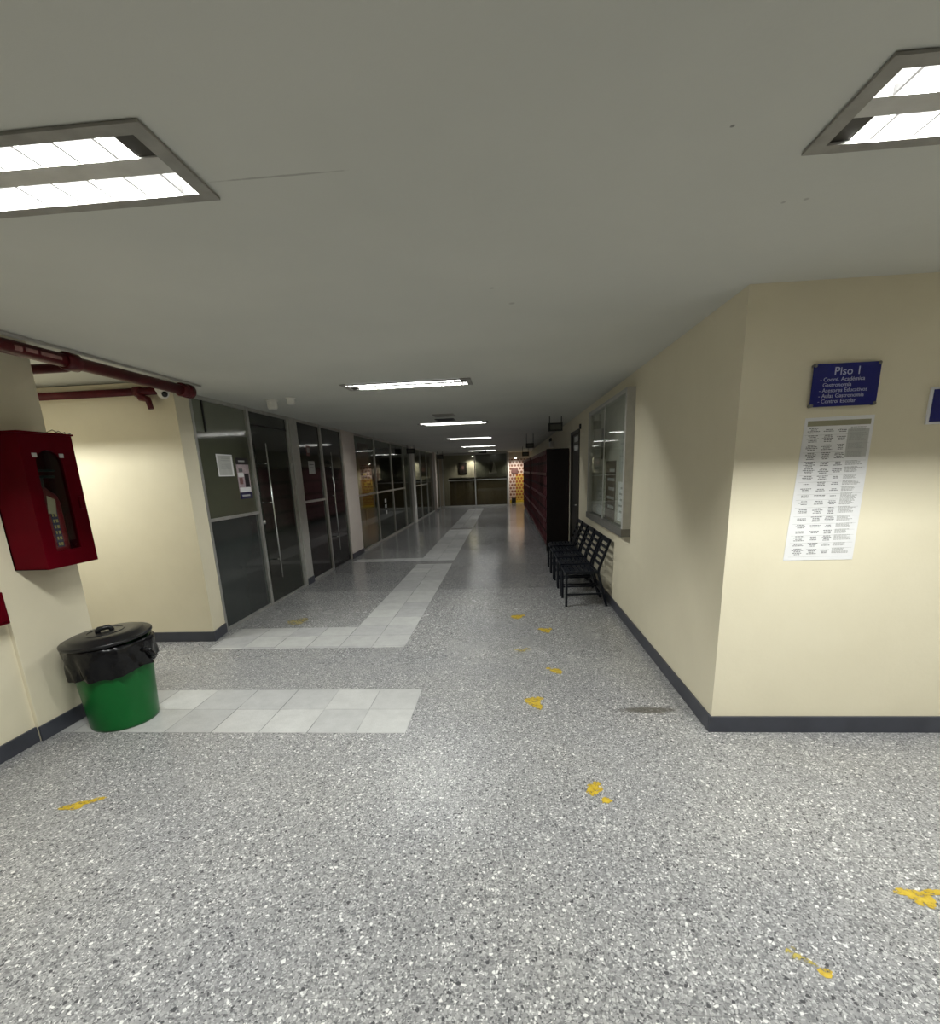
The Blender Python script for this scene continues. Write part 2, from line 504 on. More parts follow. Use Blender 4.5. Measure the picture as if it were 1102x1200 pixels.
def cells(xs, ys, keep):
    bm = newbm(); vd = {}
    def V(x, y):
        k = (round(x, 5), round(y, 5))
        if k not in vd: vd[k] = bm.verts.new((x, y, 0))
        return vd[k]
    for a, b in zip(xs, xs[1:]):
        for c, d in zip(ys, ys[1:]):
            mi = keep((a+b)/2, (c+d)/2)
            if mi is None: continue
            f = bm.faces.new((V(a,c), V(b,c), V(b,d), V(a,d))); f.material_index = mi
    return bm

# floor, with the two-tile-wide pale strips set in
STR = [(-3.10, X_REF, Y_REF, Y_REF+2*TILE), (-3.03, X_REF-TILE, 4.48, 5.14), (X_REF-3*TILE, X_REF-TILE, 4.48, 8.93),
       (X_REF-3*TILE, X_REF-TILE, 9.28, 14.45), (X_REF-3*TILE, X_REF-TILE, 14.85, 22.6), (-3.02, X_REF-3*TILE, 9.28, 9.62)]
xs = sorted({-7.5, XEND} | {v for s in STR for v in s[:2]}); ys = sorted({Y0, 27.0} | {v for s in STR for v in s[2:]})
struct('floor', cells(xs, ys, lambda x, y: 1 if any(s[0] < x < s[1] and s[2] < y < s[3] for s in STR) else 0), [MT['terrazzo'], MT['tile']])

# ceiling with an opening for every lamp
XC = -2.81          # edge of the lower ceiling along the side passage
def ck(x, y):
    if x < XC and y < YB: return None
    for (lx, ly, _, _) in LAMPS:
        if lx < x < lx+LW and ly < y < ly+LD: return None
    return 0
xs = sorted({-7.5, XC, XEND} | {v for l in LAMPS for v in (l[0], l[0]+LW)}); ys = sorted({Y0, YB, 27.0} | {v for l in LAMPS for v in (l[1], l[1]+LD)})
bm = cells(xs, ys, ck)
for v in bm.verts: v.co.z = CEIL
struct('ceiling', bm, MT['ceil'])
SIDE_LAMP = (-5.05, 3.74)
bm = cells([-7.5, SIDE_LAMP[0], SIDE_LAMP[0]+LW, XC+.02], [Y0, SIDE_LAMP[1], SIDE_LAMP[1]+LD, YB+.1],
           lambda x, y: None if (SIDE_LAMP[0] < x < SIDE_LAMP[0]+LW and SIDE_LAMP[1] < y < SIDE_LAMP[1]+LD) else 0)
for v in bm.verts: v.co.z = CEIL+.07
struct('ceiling_side', bm, MT['ceil'])
bm = newbm(); box(bm, XC, XC+.012, Y0, YB, CEIL, CEIL+.075); box(bm, XC, 0-3.2, YB, YB+.02, CEIL, CEIL+.075); struct('trim_1', bm, MT['ceil'])
bm = newbm(); box(bm, XC-.014, XC+.006, Y0, YB-.02, CEIL-.014, CEIL+.004); struct('trim_2', bm, MT['white_frame'])

# walls
bm = newbm(); box(bm, -3.5, XP-.025, Y0, 2.742, 0, CEIL+.07); struct('wall_left', bm, MT['cream'])
bm = newbm(); box(bm, -3.5, XP, 2.742, 3.315, 0, CEIL+.07, .004); struct('wall_pillar', bm, MT['cream'])
bm = newbm(); box(bm, -7.4, -3.5, 3.115, 3.315, 0, CEIL+.07); box(bm, -7.5, -7.3, 3.1, 4.9, 0, CEIL+.07); struct('wall_passage', bm, MT['cream'])
bm = newbm(); prism(bm, [(-7.4, YB), (-3.10, YB), (XL+.003, 5.03), (-3.3, 5.06), (-7.4, 5.06)], 'z', 0, CEIL+.06); struct('wall_beige', bm, MT['cream'])
bm = newbm(); box(bm, XR, XEND, YF, YF+.2, 0, CEIL); struct('wall_front', bm, MT['cream'])
bm = newbm()
box(bm, XR, XR+.2, YF+.2, 8.75, 0, CEIL); box(bm, XR, XR+.2, 9.78, 27, 0, CEIL); box(bm, XR, XR+.2, 8.75, 9.78, 2.26, CEIL)
struct('wall_right', bm, MT['cream'])
bm = newbm(); box(bm, -3.6, XEND, Y0-.2, Y0, 0, CEIL+.1); box(bm, XEND, XEND+.2, Y0-.2, YF+.2, 0, CEIL); struct('wall_back', bm, MT['cream'])
bm = newbm(); box(bm, -7.5, XR+.2, 27, 27.2, 0, CEIL); struct('wall_end', bm, MT['greywall'])
# rooms behind the glazing
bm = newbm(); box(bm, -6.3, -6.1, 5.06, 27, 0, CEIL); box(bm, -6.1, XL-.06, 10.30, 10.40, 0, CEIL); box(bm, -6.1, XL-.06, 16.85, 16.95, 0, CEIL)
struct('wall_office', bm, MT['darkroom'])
# columns between the glazed bays
bm = newbm(); box(bm, -3.5, XL+.02, 9.70, 10.50, 0, CEIL, .004); struct('wall_column_1', bm, MT['pinkwall'])
bm = newbm(); box(bm, -3.45, XL+.06, 16.72, 17.15, 0, CEIL, .004); struct('wall_column_2', bm, MT['pale_column'])
bm = newbm(); box(bm, -3.45, XL+.1, 21.9, 22.3, 0, CEIL, .004); struct('wall_column_3', bm, MT['pinkwall'])

# skirting
BH = .105
bm = newbm(); box(bm, XP-.025, XP-.01, Y0, 2.738, 0, BH, .003); box(bm, XP, XP+.015, 2.735, 3.33, 0, BH, .003); box(bm, -3.5, XP+.015, 3.315, 3.33, 0, BH, .003); struct('baseboard_left', bm, MT['base'])
bm = newbm(); box(bm, -7.3, -3.088, YB-.015, YB, 0, BH, .003); prism(bm, [(-3.10, YB-.013), (-3.086, YB-.013), (XL+.018, 5.03), (XL+.004, 5.03)], 'z', 0, BH); struct('baseboard_beige', bm, MT['base'])
bm = newbm(); box(bm, XR-.015, XEND, YF-.015, YF, 0, BH, .003); struct('baseboard_front', bm, MT['base'])
bm = newbm(); box(bm, XR-.015, XR, YF, 8.70, 0, BH, .003); box(bm, XR-.015, XR, 9.83, 23.9, 0, BH, .003); struct('baseboard_right', bm, MT['base'])
bm = newbm(); box(bm, XL+.02, XL+.034, 9.70, 10.51, 0, BH, .003); box(bm, XL+.02, XL+.034, 7.36, 7.60, 0, BH, .003); struct('baseboard_column', bm, MT['base'])
bm = newbm(); box(bm, XL+.1, XL+.114, 21.9, 22.3, 0, BH, .003); struct('baseboard_far', bm, MT['base'])

# ------------------------------------------------------------------ glazed wall beside the corridor
def add_frame(root, name, pieces, m=None):
    bm = newbm()
    for p in pieces: box(bm, *p, .004)
    return obj(name, bm, m or MT['alu'], root)

def glass_panel(bm, y0, y1, z0, z1, x=XL-.02, th=.010): box(bm, x-th/2, x+th/2, y0, y1, z0, z1)

FX0, FX1 = XL-.045, XL+.005
# bay one: fixed panel with olive film
w1 = struct_root('window_1')
add_frame(w1, 'frame', [(FX0, FX1, 5.035, 5.075, 0, CEIL), (FX0, FX1, 5.075, 6.13, 0, .035), (FX0, FX1, 5.075, 6.13, 1.215, 1.25), (FX0, FX1, 5.075, 6.13, CEIL-.04, CEIL), (FX0, FX1+.01, 6.13, 6.185, 0, CEIL)])
bm = newbm(); glass_panel(bm, 5.075, 6.13, .035, 1.215); obj('lower_pane', bm, MT['olive_low'], w1)
bm = newbm(); glass_panel(bm, 5.075, 6.13, 1.25, 2.15); obj('upper_pane', bm, MT['olive'], w1)
bm = newbm(); glass_panel(bm, 5.075, 6.13, 2.15, CEIL-.04); obj('transom_pane', bm, MT['olive_top'], w1)
bm = newbm(); box(bm, FX1-.022, FX1-.006, 5.25, 5.27, 2.15, CEIL-.04); obj('glazing_bar', bm, MT['black'], w1)

def pull_bar(parent, y, z0, z1):
    bm = newbm(); tube(bm, [(XL+.065, y, z0), (XL+.065, y, z1)], .0125, 12)
    h = obj('handle', bm, MT['steel'], parent)
    for z in (z0+.25, z1-.75, z1-.25):
        bm = newbm(); tube(bm, [(XL-.012, y, z), (XL+.065, y, z)], .008, 10); obj('standoff', bm, MT['steel'], h)
    return h

d1 = struct_root('door_1')
bm = newbm(); glass_panel(bm, 6.195, 7.27, .02, 2.30); obj('door_leaf', bm, MT['doorglass'], d1)
bm = newbm(); glass_panel(bm, 6.195, 7.27, 2.325, CEIL-.04); obj('transom_pane', bm, MT['doorglass'], d1)
add_frame(d1, 'frame', [(FX0, FX1, 6.185, 7.27, CEIL-.04, CEIL), (FX0, FX1, 7.27, 7.34, 0, CEIL)])
add_frame(d1, 'transom_bar', [(FX0, FX1-.01, 6.19, 7.27, 2.30, 2.325)], MT['black'])
add_frame(d1, 'threshold', [(FX0, FX1, 6.185, 7.27, 0, .018)])
pull_bar(d1, 6.42, .33, 2.09)
bm = newbm(); lathe(bm, [(0, 0), (.03, 0), (.03, .02), (.02, .035), (0, .035)], seg=16)
for v in bm.verts: v.co = Vector((XL-.015+v.co.z, 6.24+v.co.x, 1.10+v.co.y))
obj('lock', bm, MT['steel'], d1)

bm = newbm(); box(bm, -3.45, XL+.02, 7.345, 7.60, 0, CEIL, .004); struct('wall_post', bm, MT['white_frame'])

w2 = struct_root('window_2')
add_frame(w2, 'frame', [(FX0, FX1, 7.605, 7.645, 0, CEIL), (FX0, FX1, 7.645, 8.56, 0, .035), (FX0, FX1, 7.645, 8.56, 1.25, 1.285), (FX0, FX1, 7.645, 8.56, CEIL-.04, CEIL), (FX0, FX1+.01, 8.56, 8.62, 0, CEIL)])
bm = newbm(); glass_panel(bm, 7.645, 8.56, .035, 1.25); obj('lower_pane', bm, MT['blackglass'], w2)
bm = newbm(); glass_panel(bm, 7.645, 8.56, 1.285, CEIL-.04); obj('upper_pane', bm, MT['blackglass'], w2)
d2 = struct_root('door_2')
bm = newbm(); glass_panel(bm, 8.63, 9.66, .02, CEIL-.04); obj('door_leaf', bm, MT['blackglass'], d2)
add_frame(d2, 'frame', [(FX0, FX1, 8.62, 9.66, CEIL-.04, CEIL), (FX0, FX1, 9.66, 9.695, 0, CEIL)])
pull_bar(d2, 8.86, .32, 2.06)

def clear_bay(name, ys, tr, top=CEIL):
    r = struct_root(name)
    pcs = []
    for y in ys: pcs.append((FX0, FX1, y-.025, y+.025, 0, top))
    add_frame(r, 'frame', pcs + [(FX0, FX1, ys[0]+.025, ys[-1]-.025, 0, .04), (FX0, FX1, ys[0]+.025, ys[-1]-.025, top-.04, top)])
    add_frame(r, 'transom_bar', [(FX0, FX1+.006, ys[0]+.025, ys[-2]-.02, tr-.02, tr+.02)], MT['alu'])
    for a, b in zip(ys, ys[1:]):
        bm = newbm(); glass_panel(bm, a+.025, b-.025, .04, top-.04); obj('pane', bm, MT['glass'], r)
    return r
clear_bay('window_3', [10.53, 12.15, 13.9, 15.6, 16.69], 1.22)
clear_bay('window_4', [17.18, 18.65, 20.15, 21.87], 1.22)
clear_bay('window_5', [22.33, 23.9], 1.22)

# ------------------------------------------------------------------ reception at the end of the corridor
g = struct_root('window_6')
pcs = [(x-.025, x+.025, YE-.03, YE+.03, 0, CEIL) for x in (-3.0, -1.45, .07)]
add_frame(g, 'frame', pcs + [(-3.1, .07, YE-.03, YE+.03, CEIL-.10, CEIL), (-3.1, .07, YE-.03, YE+.03, 0, .06)], MT['white_frame'])
add_frame(g, 'transom_bar', [(-2.75, .05, YE-.034, YE+.034, 1.225, 1.265)], MT['alu'])
for a, b in ((-2.97, -1.48), (-1.42, .04)):
    bm = newbm(); box(bm, a, b, YE-.005, YE+.005, .06, CEIL-.10); obj('pane', bm, MT['glass'], g)
c = thing('reception_counter', 'long brown wooden reception counter behind the glazed front at the corridor end', 'counter', (-1.35, 24.35, 0))
bm = newbm(); box(bm, -1.35, 1.38, -.22, .22, 0, 1.22, .006); obj('body', bm, MT['wood'], c)
bm = newbm(); box(bm, -1.39, 1.40, -.26, .26, 1.22, 1.36, .008); obj('countertop', bm, MT['wood_dark'], c)
for x0 in (-1.32, -.67, .02, .70):
    bm = newbm(); box(bm, x0, x0+.62, -.235, -.215, .10, 1.16, .008); obj('front_panel', bm, MT['wood'], c)
bm = newbm(); box(bm, -3.6, .12, 25.6, 25.75, 0, CEIL); struct('wall_reception', bm, MT['greywall'])
bm = newbm(); box(bm, -1.5, .08, 25.56, 25.6, 0, CEIL); struct('wall_reception_panel', bm, MT['picture_big'])
p = thing('framed_picture', 'small dark framed picture on the pale wall over the reception counter', 'picture', (-2.16, 25.58, 1.82))
bm = newbm(); box(bm, -.20, .20, -.02, .02, -.28, .28, .006); obj('frame', bm, MT['black'], p)
bm = newbm(); box(bm, -.16, .16, -.024, -.018, -.24, .24); obj('print', bm, MT['picture'], p)
bm = newbm(); prism(bm, [(-.06, -.05), (.03, -.08), (.08, .05), (.0, .13), (-.07, .06)], 'y', -.027, -.0235); obj('printed_shape', bm, MT['maroon'], p)
p = thing('wall_poster', 'wide dim poster with a pale printed shape on the dark reception panel', 'poster', (-.52, 25.55, 1.83))
bm = newbm(); box(bm, -.50, .52, -.012, .008, -.36, .38, .004); obj('sheet', bm, MT['picture_big'], p)
bm = newbm(); prism(bm, [(-.34, -.32), (.10, -.32), (.02, -.05), (-.04, .20), (-.16, .26), (-.22, .05)], 'y', -.016, -.011); obj('printed_shape', bm, MT['greyfig'], p)
bm = newbm(); prism(bm, [(-.30, -.2), (-.20, -.30), (-.10, .10), (-.12, .30), (-.24, .32), (-.30, .10)], 'y', -.019, -.0155); obj('printed_shadow', bm, MT['black'], p)

# dotted mosaic wall past the reception
m = struct_root('wall_mosaic')
bm = newbm(); box(bm, .135, XR, 26.1, 26.25, 0, 2.18); obj('mosaic_face', bm, MT['mosaic'], m)
bm = newbm(); box(bm, .10, .18, 25.9, 26.12, 0, CEIL, .005); obj('post', bm, MT['sign_white'], m)
bm = newbm(); box(bm, .12, XR, 26.0, 26.3, 2.18, CEIL); obj('header', bm, MT['pinkwall'], m)
bm = newbm(); box(bm, .14, XR, 25.98, 26.12, 0, .10, .004); obj('plinth', bm, MT['yellow_sheet'], m)
bm = newbm(); box(bm, .30, .62, 26.04, 26.08, 1.46, 1.72, .01)
tag(obj('wall_plaque', bm, MT['maroon']), 'dark square plaque on the dotted mosaic wall', 'plaque')
bm = newbm(); box(bm, .28, .50, 25.70, 25.92, 0, .24, .02)
tag(obj('floor_box', bm, MT['black']), 'small black box standing at the foot of the dotted mosaic wall', 'box')

def spot_lamp(x, y, z, power, label, aim):
    s = thing('spotlight', label, 'lamp', (x, y, z))
    bm = newbm(); lathe(bm, [(0, .10), (.045, .10), (.06, .02), (.065, 0), (.055, -.003), (.05, .004)], seg=20); obj('housing', bm, MT['pvc_white'], s)
    bm = newbm(); lathe(bm, [(0, .006), (.052, .006), (.05, -.008), (.03, -.018), (0, -.022)], seg=20); obj('lamp_face', bm, MT['spot'], s)
    bm = newbm(); tube(bm, [(0, 0, .09), (0, 0, CEIL-z)], .01, 8); obj('stem', bm, MT['pvc_white'], s)
    ld = bpy.data.lights.new('spot_light', 'SPOT'); ld.energy = power; ld.spot_size = 2.2; ld.spot_blend = .6; ld.color = (1, .92, .76); ld.shadow_soft_size = .05
    lo = bpy.data.objects.new('spot_light', ld); COL.objects.link(lo); lo.parent = s; lo.location = (0, 0, -.05)
    d = Vector(aim).normalized(); lo.rotation_euler = d.to_track_quat('-Z', 'Y').to_euler()
spot_lamp(-1.62, 25.2, 2.36, 60, 'bright spotlight above the reception counter', (-.15, .25, -1))
spot_lamp(.50, 25.2, 2.20, 70, 'bright spotlight in front of the dotted mosaic wall', (0, .5, -1))

# ------------------------------------------------------------------ ceiling lights
def make_lamp(lx, ly, power, label, z=CEIL, group=None, proto=None, face='reflector'):
    """recessed louvre fitting, two troughs with a tube in each"""
    t = thing('ceiling_light', label, 'ceiling light', (lx+LW/2, ly+LD/2, z), 0, group)
    if proto is None:
        hx, hy = LW/2, LD/2
        bm = newbm()
        box(bm, -hx-.012, hx+.012, -hy-.012, -hy+.029, -.010, -.003); box(bm, -hx-.012, hx+.012, hy-.029, hy+.012, -.010, -.003)
        box(bm, -hx-.012, -hx+.032, -hy+.029, hy-.029, -.010, -.003); box(bm, hx-.032, hx+.012, -hy+.029, hy-.029, -.010, -.003)
        obj('frame', bm, MT['dirty_frame'], t)
        bm = newbm()
        box(bm, -hx, hx, -hy, hy, .070, .085); box(bm, -hx, hx, -hy, -hy+.004, .004, .07); box(bm, -hx, hx, hy-.004, hy, .004, .07)
        box(bm, -hx, -hx+.004, -hy, hy, .004, .07); box(bm, hx-.004, hx, -hy, hy, .004, .07)
        obj('housing', bm, MT['dark'], t)
        bm = newbm(); box(bm, -hx+.02, hx-.02, -.037, .037, -.004, .004); obj('centre_strip', bm, MT['lampstrip'], t)
        for s in (-1, 1):
            yc = s*.088
            g0, g1 = (.03, .095) if s < 0 else (.095, .03)
            x0, x1 = -hx+g0, hx-g1
            bm = newbm()
            prof = [(-.051, -.002), (-.049, .022), (-.034, .046), (0, .056), (.034, .046), (.049, .022), (.051, -.002)]
            A = [bm.verts.new((x0, yc+a, b)) for a, b in prof]; B = [bm.verts.new((x1, yc+a, b)) for a, b in prof]
            for k in range(len(prof)-1):
                f = bm.faces.new((A[k], B[k], B[k+1], A[k+1])); f.smooth = True
            rf = obj('reflector', bm, MT[face], t)
            blade_mesh = None
            for k in range(10):
                xb = x0 + (k+.5)*(x1-x0)/10
                if blade_mesh is None:
                    bm = newbm()
                    prism(bm, [(-.050, -.002), (.050, -.002), (.049, .018), (.030, .012), (0, .006), (-.030, .012), (-.049, .018)], 'x', -.004, .004)
                    bo = obj('louvre_blade', bm, MT['blade'], rf); blade_mesh = bo.data
                else:
                    bo = bpy.data.objects.new('louvre_blade', blade_mesh); COL.objects.link(bo); bo.parent = rf
                bo.location = (xb, yc, 0)
            bm = newbm(); tube(bm, [(x0, yc, .044), (x1, yc, .044)], .006, 8); obj('lamp_tube', bm, MT['tube'], t)
            for e in (-1, 1):
                bm = newbm(); ge = g0 if e < 0 else g1; box(bm, e*(hx-ge), e*(hx-.018), yc-.051, yc+.051, .0, .05); obj('end_plate', bm, MT['dark'], t)
    else:
        for ch in proto.children:
            if ch.type == 'LIGHT': continue
            cc = ch.copy(); COL.objects.link(cc); cc.parent = t
            for gch in ch.children:
                dd = gch.copy(); COL.objects.link(dd); dd.parent = cc
    for s in (-1, 1):
        ld = bpy.data.lights.new('tube_light', 'AREA'); ld.shape = 'RECTANGLE'; ld.size = LW-.14; ld.size_y = .018
        ld.energy = power; ld.color = LAMP_COL
        lo = bpy.data.objects.new('tube_light', ld); COL.objects.link(lo); lo.parent = t; lo.location = (0, s*.088, .034)
    return t

lab = ['recessed twin-tube ceiling light over the red fire cabinet side of the hall', 'recessed twin-tube ceiling light in front of the blue signs wall',
       'added unseen twin-tube ceiling light behind the viewer on the bin side', 'added unseen twin-tube ceiling light behind the viewer on the signs side',
       'nearest corridor ceiling light, the largest of the lit row', 'second corridor ceiling light from the near end, beside the square vent',
       'third corridor ceiling light from the near end', 'fourth corridor ceiling light from the near end', 'last corridor ceiling light, closest to the reception',
       'recessed twin-tube ceiling light past the blue signs']
protos = {}
for (lx, ly, pw, kind), lb in zip(LAMPS, lab):
    face = 'reflector_corr' if kind == 'corr' and ly > 6 else 'reflector'
    t = make_lamp(lx, ly, pw, lb, CEIL, 'recessed ceiling lights', protos.get(face), face)
    protos.setdefault(face, t)
make_lamp(SIDE_LAMP[0], SIDE_LAMP[1], P_SIDE, 'recessed ceiling light in the side passage behind the pillar', CEIL+.07, 'recessed ceiling lights', protos['reflector'])

# ------------------------------------------------------------------ small ceiling fittings
def ceiling_can(x, y, r, h, label):
    t = thing('smoke_detector', label, 'detector', (x, y, CEIL))
    bm = newbm(); lathe(bm, [(0, 0), (r*1.25, 0), (r*1.25, -.012), (r, -.016)], seg=24); obj('base', bm, MT['pvc_white'], t)
    bm = newbm(); lathe(bm, [(r, -.010), (r, -h*.8), (r*.85, -h), (0, -h)], seg=24); obj('body', bm, MT['pvc_white'], t)
ceiling_can(-2.62, 5.75, .055, .10, 'white round ceiling detector nearer the first glass door')
ceiling_can(-2.36, 5.66, .045, .07, 'smaller white ceiling detector, on the lamp side of the pair')
def vent(x, y, m, label):
    t = thing('ceiling_vent', label, 'vent', (x, y, CEIL))
    bm = newbm(); box(bm, -.16, .16, -.16, -.13, -.012, 0); box(bm, -.16, .16, .13, .16, -.012, 0); box(bm, -.16, -.13, -.13, .13, -.012, 0); box(bm, .13, .16, -.13, .13, -.012, 0); obj('frame', bm, m, t)
    bm = newbm()
    for k in range(6): box(bm, -.13, .13, -.12+k*.044, -.10+k*.044, -.010, -.002)
    obj('slats', bm, m, t)
vent(-.94, 8.05, MT['dirty_frame'], 'small grey square vent in the ceiling before the second corridor light')
vent(-1.0, 8.72, MT['black'], 'small dark square vent in the ceiling right before the second corridor light')

def hanging_sign(x, y, wd, z0, z1, label, th=.04, frame=True):
    t = thing('hanging_sign', label, 'sign', (x, y, z0))
    h = z1-z0
    bm = newbm(); box(bm, -wd/2, wd/2, -th/2, th/2, 0, h*.72, .004); obj('panel', bm, MT['black'], t)
    for s in (-1, 1):
        bm = newbm(); tube(bm, [(s*wd*.42, 0, h*.70), (s*wd*.42, 0, CEIL-z0)], .008, 8); obj('rod', bm, MT['black'], t)
    bm = newbm(); box(bm, -wd*.38, wd*.38, -th/2-.003, -th/2, h*.14, h*.58); obj('face', bm, MT['picture_big'], t)
hanging_sign(.87, 9.0, .24, 2.26, 2.45, 'dark exit sign hanging from two rods near the dark door')
hanging_sign(.62, 13.0, .20, 2.16, 2.32, 'dark sign hanging over the middle of the locker row')
hanging_sign(.78, 20.0, .26, 2.14, 2.36, 'dark sign hanging over the far lockers')
hanging_sign(-2.98, 16.0, .26, 2.26, 2.47, 'dark sign hanging beside the white column')
hanging_sign(-2.72, 21.2, .26, 2.20, 2.43, 'dark sign hanging before the far column')
hanging_sign(-.95, 21.3, .34, 2.36, 2.47, 'dark low sign hanging in front of the last corridor light')
t = thing('emergency_light', 'white twin emergency light unit on the wall above the lockers', 'emergency light', (XR, 13.4, 2.24))
bm = newbm(); box(bm, -.10, 0, -.16, .16, -.07, .07, .008); obj('case', bm, MT['pvc_white'], t)
for s in (-1, 1):
    bm = newbm(); lathe(bm, [(0, 0), (.045, 0), (.05, .05), (.03, .08), (0, .08)], seg=16)
    for v in bm.verts: v.co = Vector((-.06-v.co.z*.6, s*.10+v.co.x, .11+v.co.y))
    obj('lamp_head', bm, MT['black'], t)

# ------------------------------------------------------------------ red pipework
PX, PZ, PR = -2.885, 2.448, .042
t = thing('fire_pipe', 'long red fire main running under the ceiling edge along the hall', 'pipe', (PX, 0, PZ))
bm = newbm(); tube(bm, [(0, -2.8, 0), (0, 4.60, 0)], PR, 20); obj('pipe', bm, MT['pipe_red'], t)
for y, hl in ((3.365, .055), (4.56, .06)):
    bm = newbm(); tube(bm, [(0, y-hl, 0), (0, y-hl+.01, 0), (0, y+hl-.01, 0), (0, y+hl, 0)], .058, 20, radii=[.050, .058, .058, .050]); obj('coupling', bm, MT['pipe_red'], t)
bm = newbm(); tube(bm, [(0, 4.58, 0), (0, 4.66, 0)], .06, 20); obj('end_cap', bm, MT['pipe_red'], t)
bm = newbm(); tube(bm, [(0, 3.375, -.02), (-.06, 3.375, -.03), (-2.2, 3.375, -.03)], .031, 16); obj('branch_pipe', bm, MT['pipe_red'], t)
# label wrapped on the pipe
bm = newbm()
for (a0, a1, y0, y1) in ((-.50, .20, 2.94, 2.99), (-.32, .22, 3.01, 3.09), (-.32, .22, 3.11, 3.26)):
    n = 5
    va = [[bm.verts.new((math.cos(a0+(a1-a0)*k/n)*(PR+.0012), y, math.sin(a0+(a1-a0)*k/n)*(PR+.0012))) for k in range(n+1)] for y in (y0, y1)]
    for k in range(n): bm.faces.new((va[0][k], va[0][k+1], va[1][k+1], va[1][k]))
tag(obj('pipe_marking', bm, simple('faded_pipe_sticker', (.30, .15, .14), .6, var=.3, nscale=30), t), 'faded pinkish lettering band on the pipe')
t = thing('sprinkler_pipe', 'thinner red pipe along the top of the beige side-passage wall', 'pipe', (0, YB-.06, 2.475))
bm = newbm(); tube(bm, [(-7.2, 0, 0), (-3.20, 0, 0)], .034, 16); obj('pipe', bm, MT['pipe_red'], t)
bm = newbm(); tube(bm, [(-3.43, 0, 0), (-3.37, 0, 0)], .045, 16); obj('coupling', bm, MT['pipe_red'], t)
bm = newbm(); tube(bm, [(-3.40, 0, 0), (-3.37, -.01, -.055), (-3.30, -.02, -.075), (-3.285, -.02, -.16)], .026, 14, radii=[.034, .034, .03, .024]); obj('drop', bm, MT['pipe_red'], t)
t = thing('security_camera', 'small white dome camera under the pipe at the passage corner', 'camera', (-3.13, YB-.10, 2.49))
bm = newbm(); lathe(bm, [(0, 0), (.06, 0), (.062, -.02), (.055, -.035), (0, -.035)], seg=24); obj('base', bm, MT['pvc_white'], t)
bm = newbm()
bmesh.ops.create_uvsphere(bm, u_segments=20, v_segments=12, radius=.05)
for f in bm.faces: f.smooth = True
for v in bm.verts: v.co.z -= .045
obj('dome', bm, MT['pvc_white'], t)
bm = newbm(); lathe(bm, [(0, .006), (.022, .004), (.026, 0), (.02, -.02), (0, -.02)], seg=18)
d = Vector((.72, -.62, -.35)).normalized(); q = d.to_track_quat('Z', 'Y')
for v in bm.verts: v.co = q @ (v.co + Vector((0, 0, .047))) + Vector((0, 0, -.045))
obj('lens', bm, MT['black'], t)

# ------------------------------------------------------------------ fire cabinet on the pillar
cab = thing('fire_cabinet', 'red wall cabinet with a round-topped window, hung on the pillar above the bin', 'cabinet', (XP, 2.855, 1.135))
CW, CD, CHT = .385, .235, .83
bm = newbm(); th = .006
box(bm, 0, .012, 0, CW, 0, CHT)
box(bm, 0, CD-.012, 0, th, 0, CHT); box(bm, 0, CD-.012, CW-th, CW, 0, CHT); box(bm, 0, CD-.012, 0, CW, 0, th); box(bm, 0, CD-.012, 0, CW, CHT-th, CHT)
obj('body', bm, MT['red'], cab)
bm = newbm(); box(bm, -.0, CD+.012, -.008, CW+.008, CHT, CHT+.012, .003); obj('top_lip', bm, MT['red'], cab)
# door with a round-topped opening
bm = newbm()
wy0, wy1, wz0, wz1 = .085, .275, .105, .735
arc = [(wy0, wz0), (wy1, wz0)] + [((wy0+wy1)/2 + (wy1-wy0)/2*math.cos(a*PI/12), wz1-.085+.085*math.sin(a*PI/12)) for a in range(0, 13)]
outer = [(.0, .0), (CW, .0), (CW, CHT), (.0, CHT)]
for xx in (CD-.012, CD):
    vo = [bm.verts.new((xx, y, z)) for y, z in outer]; vi = [bm.verts.new((xx, y, z)) for y, z in arc]
    eds = [bm.edges.new((vo[k], vo[(k+1)%4])) for k in range(4)] + [bm.edges.new((vi[k], vi[(k+1)%len(vi)])) for k in range(len(vi))]
    bmesh.ops.triangle_fill(bm, use_beauty=True, edges=eds)
    if xx < CD-.005: first = (vo, vi)
    else:
        for A, B in ((first[0], vo), (first[1], vi)):
            n = len(A)
            for k in range(n): bm.faces.new((A[k], A[(k+1)%n], B[(k+1)%n], B[k]))
door = obj('door', bm, MT['red'], cab)
bm = newbm(); prism(bm, [(y, z) for y, z in arc], 'x', CD-.016, CD-.0125); obj('window_pane', bm, MT['caseglass'], door)
bm = newbm(); box(bm, CD, CD+.010, .33, .36, .36, .44, .003); obj('latch', bm, MT['red'], door)
for y in (wy0+.0, wy1-.0):
    bm = newbm(); box(bm, CD, CD+.004, y-.016, y+.016, wz1-.045, wz1-.02, .001); obj('clip', bm, MT['paper_grey'], door)
bm = newbm()
for k in range(4): tube(bm, [(CD-.05+.02*k, CW-.14+.04*k, CHT+.012), (CD-.03+.01*k, CW-.10+.035*k, CHT+.035-.005*k), (CD-.02, CW-.06+.02*k, CHT+.014)], .0025, 6)
obj('seal_wire', bm, MT['sill'], cab)
ex = thing('fire_extinguisher', 'dark red extinguisher standing inside the red wall cabinet', 'fire extinguisher', (XP+.132, 3.035, 1.141))
bm = newbm(); lathe(bm, [(0, 0), (.075, 0), (.082, .015), (.082, .40), (.07, .45), (.035, .485), (.025, .50), (0, .50)], seg=28); obj('cylinder', bm, MT['exting'], ex)
bm = newbm(); lathe(bm, [(0, .50), (.022, .50), (.022, .56), (0, .56)], seg=16); obj('valve', bm, MT['black'], ex)
bm = newbm(); box(bm, -.012, .012, -.02, .11, .56, .575, .003); box(bm, -.012, .012, -.01, .12, .60, .612, .003); obj('handle', bm, MT['black'], ex)
